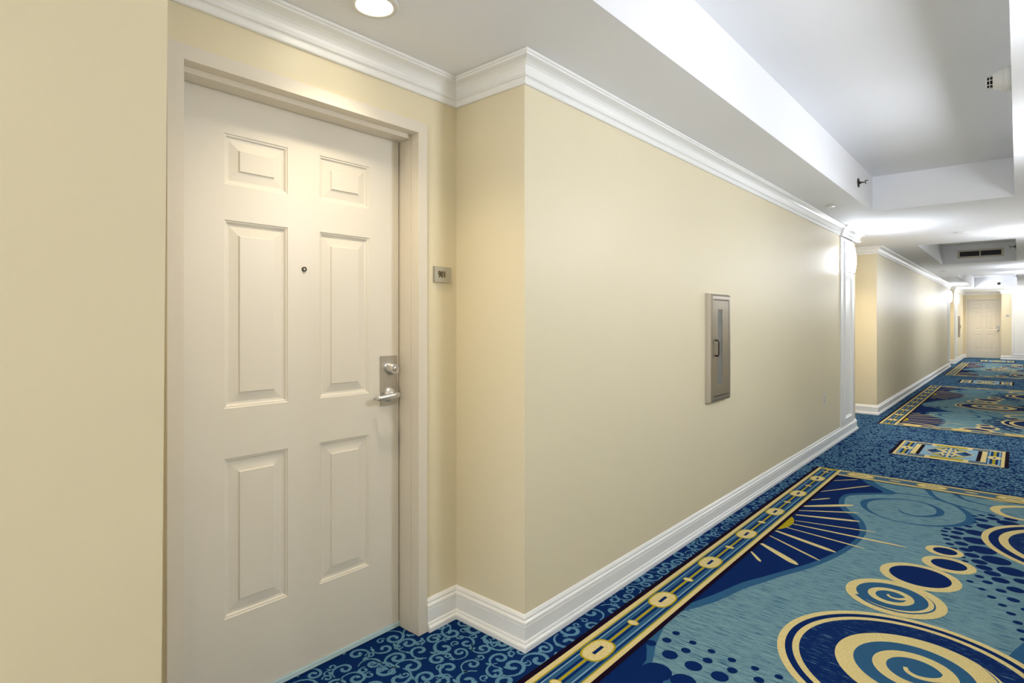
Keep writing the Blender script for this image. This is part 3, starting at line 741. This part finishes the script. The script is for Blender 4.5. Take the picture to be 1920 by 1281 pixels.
for i, (loc, lab) in enumerate(DL):
    o = dl if i == 0 else copy_tree(dl)
    o.location = loc; tag(o, lab, 'downlight', 'recessed downlights')
    ld = bpy.data.lights.new('downlight_beam', 'SPOT'); ld.energy = SPOT_W; ld.color = (1, .83, .57); ld.spot_size = math.radians(116); ld.spot_blend = .9; ld.shadow_soft_size = .035
    lo = bpy.data.objects.new('downlight_beam', ld); COL.objects.link(lo); lo.location = (0, 0, -.012); lo.parent = o
    if i == 3: ld.spot_size = math.radians(168); ld.energy = SPOT_W*.4; ld.color = (1, .90, .74)

# ------------------------------------------------------------------ ceiling fittings
def disc_thing(loc, r, label):
    w = MB(); w.lathe([(r*.85, 0), (r*.85, .008), (r, .009), (r, .012), (r*.95, .014), (0, .0145)], (0, 0, 0), '-z', 32)
    o = w.build('sprinkler_cover', M['plastic']); o.location = loc
    return tag(o, label, 'sprinkler', 'concealed sprinkler covers')
disc_thing((-1.297, 5.908, ZC), .042, 'round white concealed sprinkler cover on the ceiling strip above the nearest long wall')
disc_thing((-.524, 8.74, ZC), .042, 'round white sprinkler cover on the ceiling between the first two trays')
disc_thing((-1.192, 15.25, ZC), .042, 'tiny round sprinkler cover on the ceiling beyond the dark tray')

def sprinkler(loc, rz, label):
    """sidewall head: local axis -y points into the tray"""
    e = empty('sidewall_sprinkler', loc, rz)
    w = MB(); w.lathe([(.042, 0), (.042, .003), (.036, .007), (.016, .009)], (0, 0, 0), '-y', 28); w.build('escutcheon', M['bronze'], e)
    w = MB(); w.lathe([(.011, .006), (.011, .022), (.008, .024)], (0, 0, 0), '-y', 16)
    for s in (-1, 1): w.tube([(s*.009, -.018, 0), (s*.016, -.032, 0), (s*.013, -.046, 0), (0, -.054, 0)], .0026, 8)
    w.lathe([(.0035, .02), (.003, .05)], (0, 0, 0), '-y', 10)
    w.build('frame_arms', M['bronze'], e)
    w = MB(); w.box((-.016, -.062, -.014), (.016, -.056, -.011)); w.box((-.014, -.075, .010), (.014, -.052, .013)); w.box((-.012, -.058, -.014), (.012, -.055, .013)); w.build('deflector', M['bronze'], e)
    return tag(e, label, 'sprinkler', 'sidewall sprinklers in the ceiling trays')
sprinkler((TX0, 6.004-.16, 2.557), PI/2, 'dark sidewall sprinkler head on the left face of the nearest ceiling tray')
sprinkler((TX1, 12.5, 2.555), -PI/2, 'dark sidewall sprinkler head on the right side of the tray with the air grille').scale = (1.3, 1.3, 1.3)
sprinkler((-.455, TR[2][1], 2.526), 0, 'tiny dark sprinkler head centred on the end face of the farthest tray')
sprinkler((TX1, 20.0, 2.52), -PI/2, 'tiny sprinkler head on the right side of the farthest tray')

e = empty('smoke_detector', (TX1, 3.86, 2.565), -PI/2)
w = MB(); w.lathe([(.062, 0), (.062, .030), (.059, .033)], (0, 0, 0), '-y', 40); w.build('base_ring', M['plastic'], e)
w = MB(); w.lathe([(.057, .033), (.055, .038), (.036, .074), (.034, .076)], (0, 0, 0), '-y', 40); w.lathe([(.031, .098), (.026, .102), (.012, .104), (0, .104)], (0, 0, 0), '-y', 40)
for k in range(9):
    a = 2*PI*k/9; c, s_ = math.cos(a), math.sin(a); w.tube([(.0335*c, -.075, .0335*s_), (.0305*c, -.099, .0305*s_)], .0022, 6)
w.lathe([(.0335, .086), (.0330, .089)], (0, 0, 0), '-y', 40, cap=False)
w.build('detector_head', M['plastic'], e)
w = MB(); w.lathe([(.029, .070), (.027, .100)], (0, 0, 0), '-y', 24); w.build('sensing_chamber', M['black'], e)
tag(e, 'white cone-shaped smoke detector poking out from the right face of the nearest tray', 'smoke detector')

# supply grille on the end face of the second tray
e = empty('air_supply_grille', (-.517, TR[1][1], 2.567), 0)
w = MB(); W2, H2, fx, fz = .326, .075, .292, .044
w.box((-W2, -.008, -H2), (-fx, 0, H2)); w.box((fx, -.008, -H2), (W2, 0, H2)); w.box((-fx, -.008, -H2), (fx, 0, -fz)); w.box((-fx, -.008, fz), (fx, 0, H2)); w.box((-.008, -.008, -fz), (.008, 0, fz))
w.build('grille_frame', M['vent'], e)
w = MB(); w.box((-fx, -.002, -fz), (fx, -.0005, fz)); w.build('duct_opening', M['black'], e)
w = MB()
for k in range(44):
    x = -fx+(k+.5)*2*fx/44
    if abs(x) > .012: w.box((x-.0015, -.0065, -fz), (x+.0015, -.0025, fz))
w.build('blades', metal('grille_blades', (.08, .08, .08, 1), .5), e)
tag(e, 'dark slotted air supply grille on the end face of the shadowed ceiling tray', 'air vent')

# wall outlet low on the near long wall
e = empty('wall_outlet', (XL, 6.608, .523), PI/2)
w = MB(); w.box((-.035, -.006, -.060), (.035, 0, .060)); w.build('cover_plate', M['plastic'], e, bevel=.002)
for z in (-.02, .02):
    w = MB(); w.lathe([(.016, .006), (.016, .008), (0, .008)], (0, 0, z), '-y', 20); w.build('socket', M['vent'], e)
tag(e, 'small cream wall outlet low on the nearest long wall, near the pilaster', 'outlet')
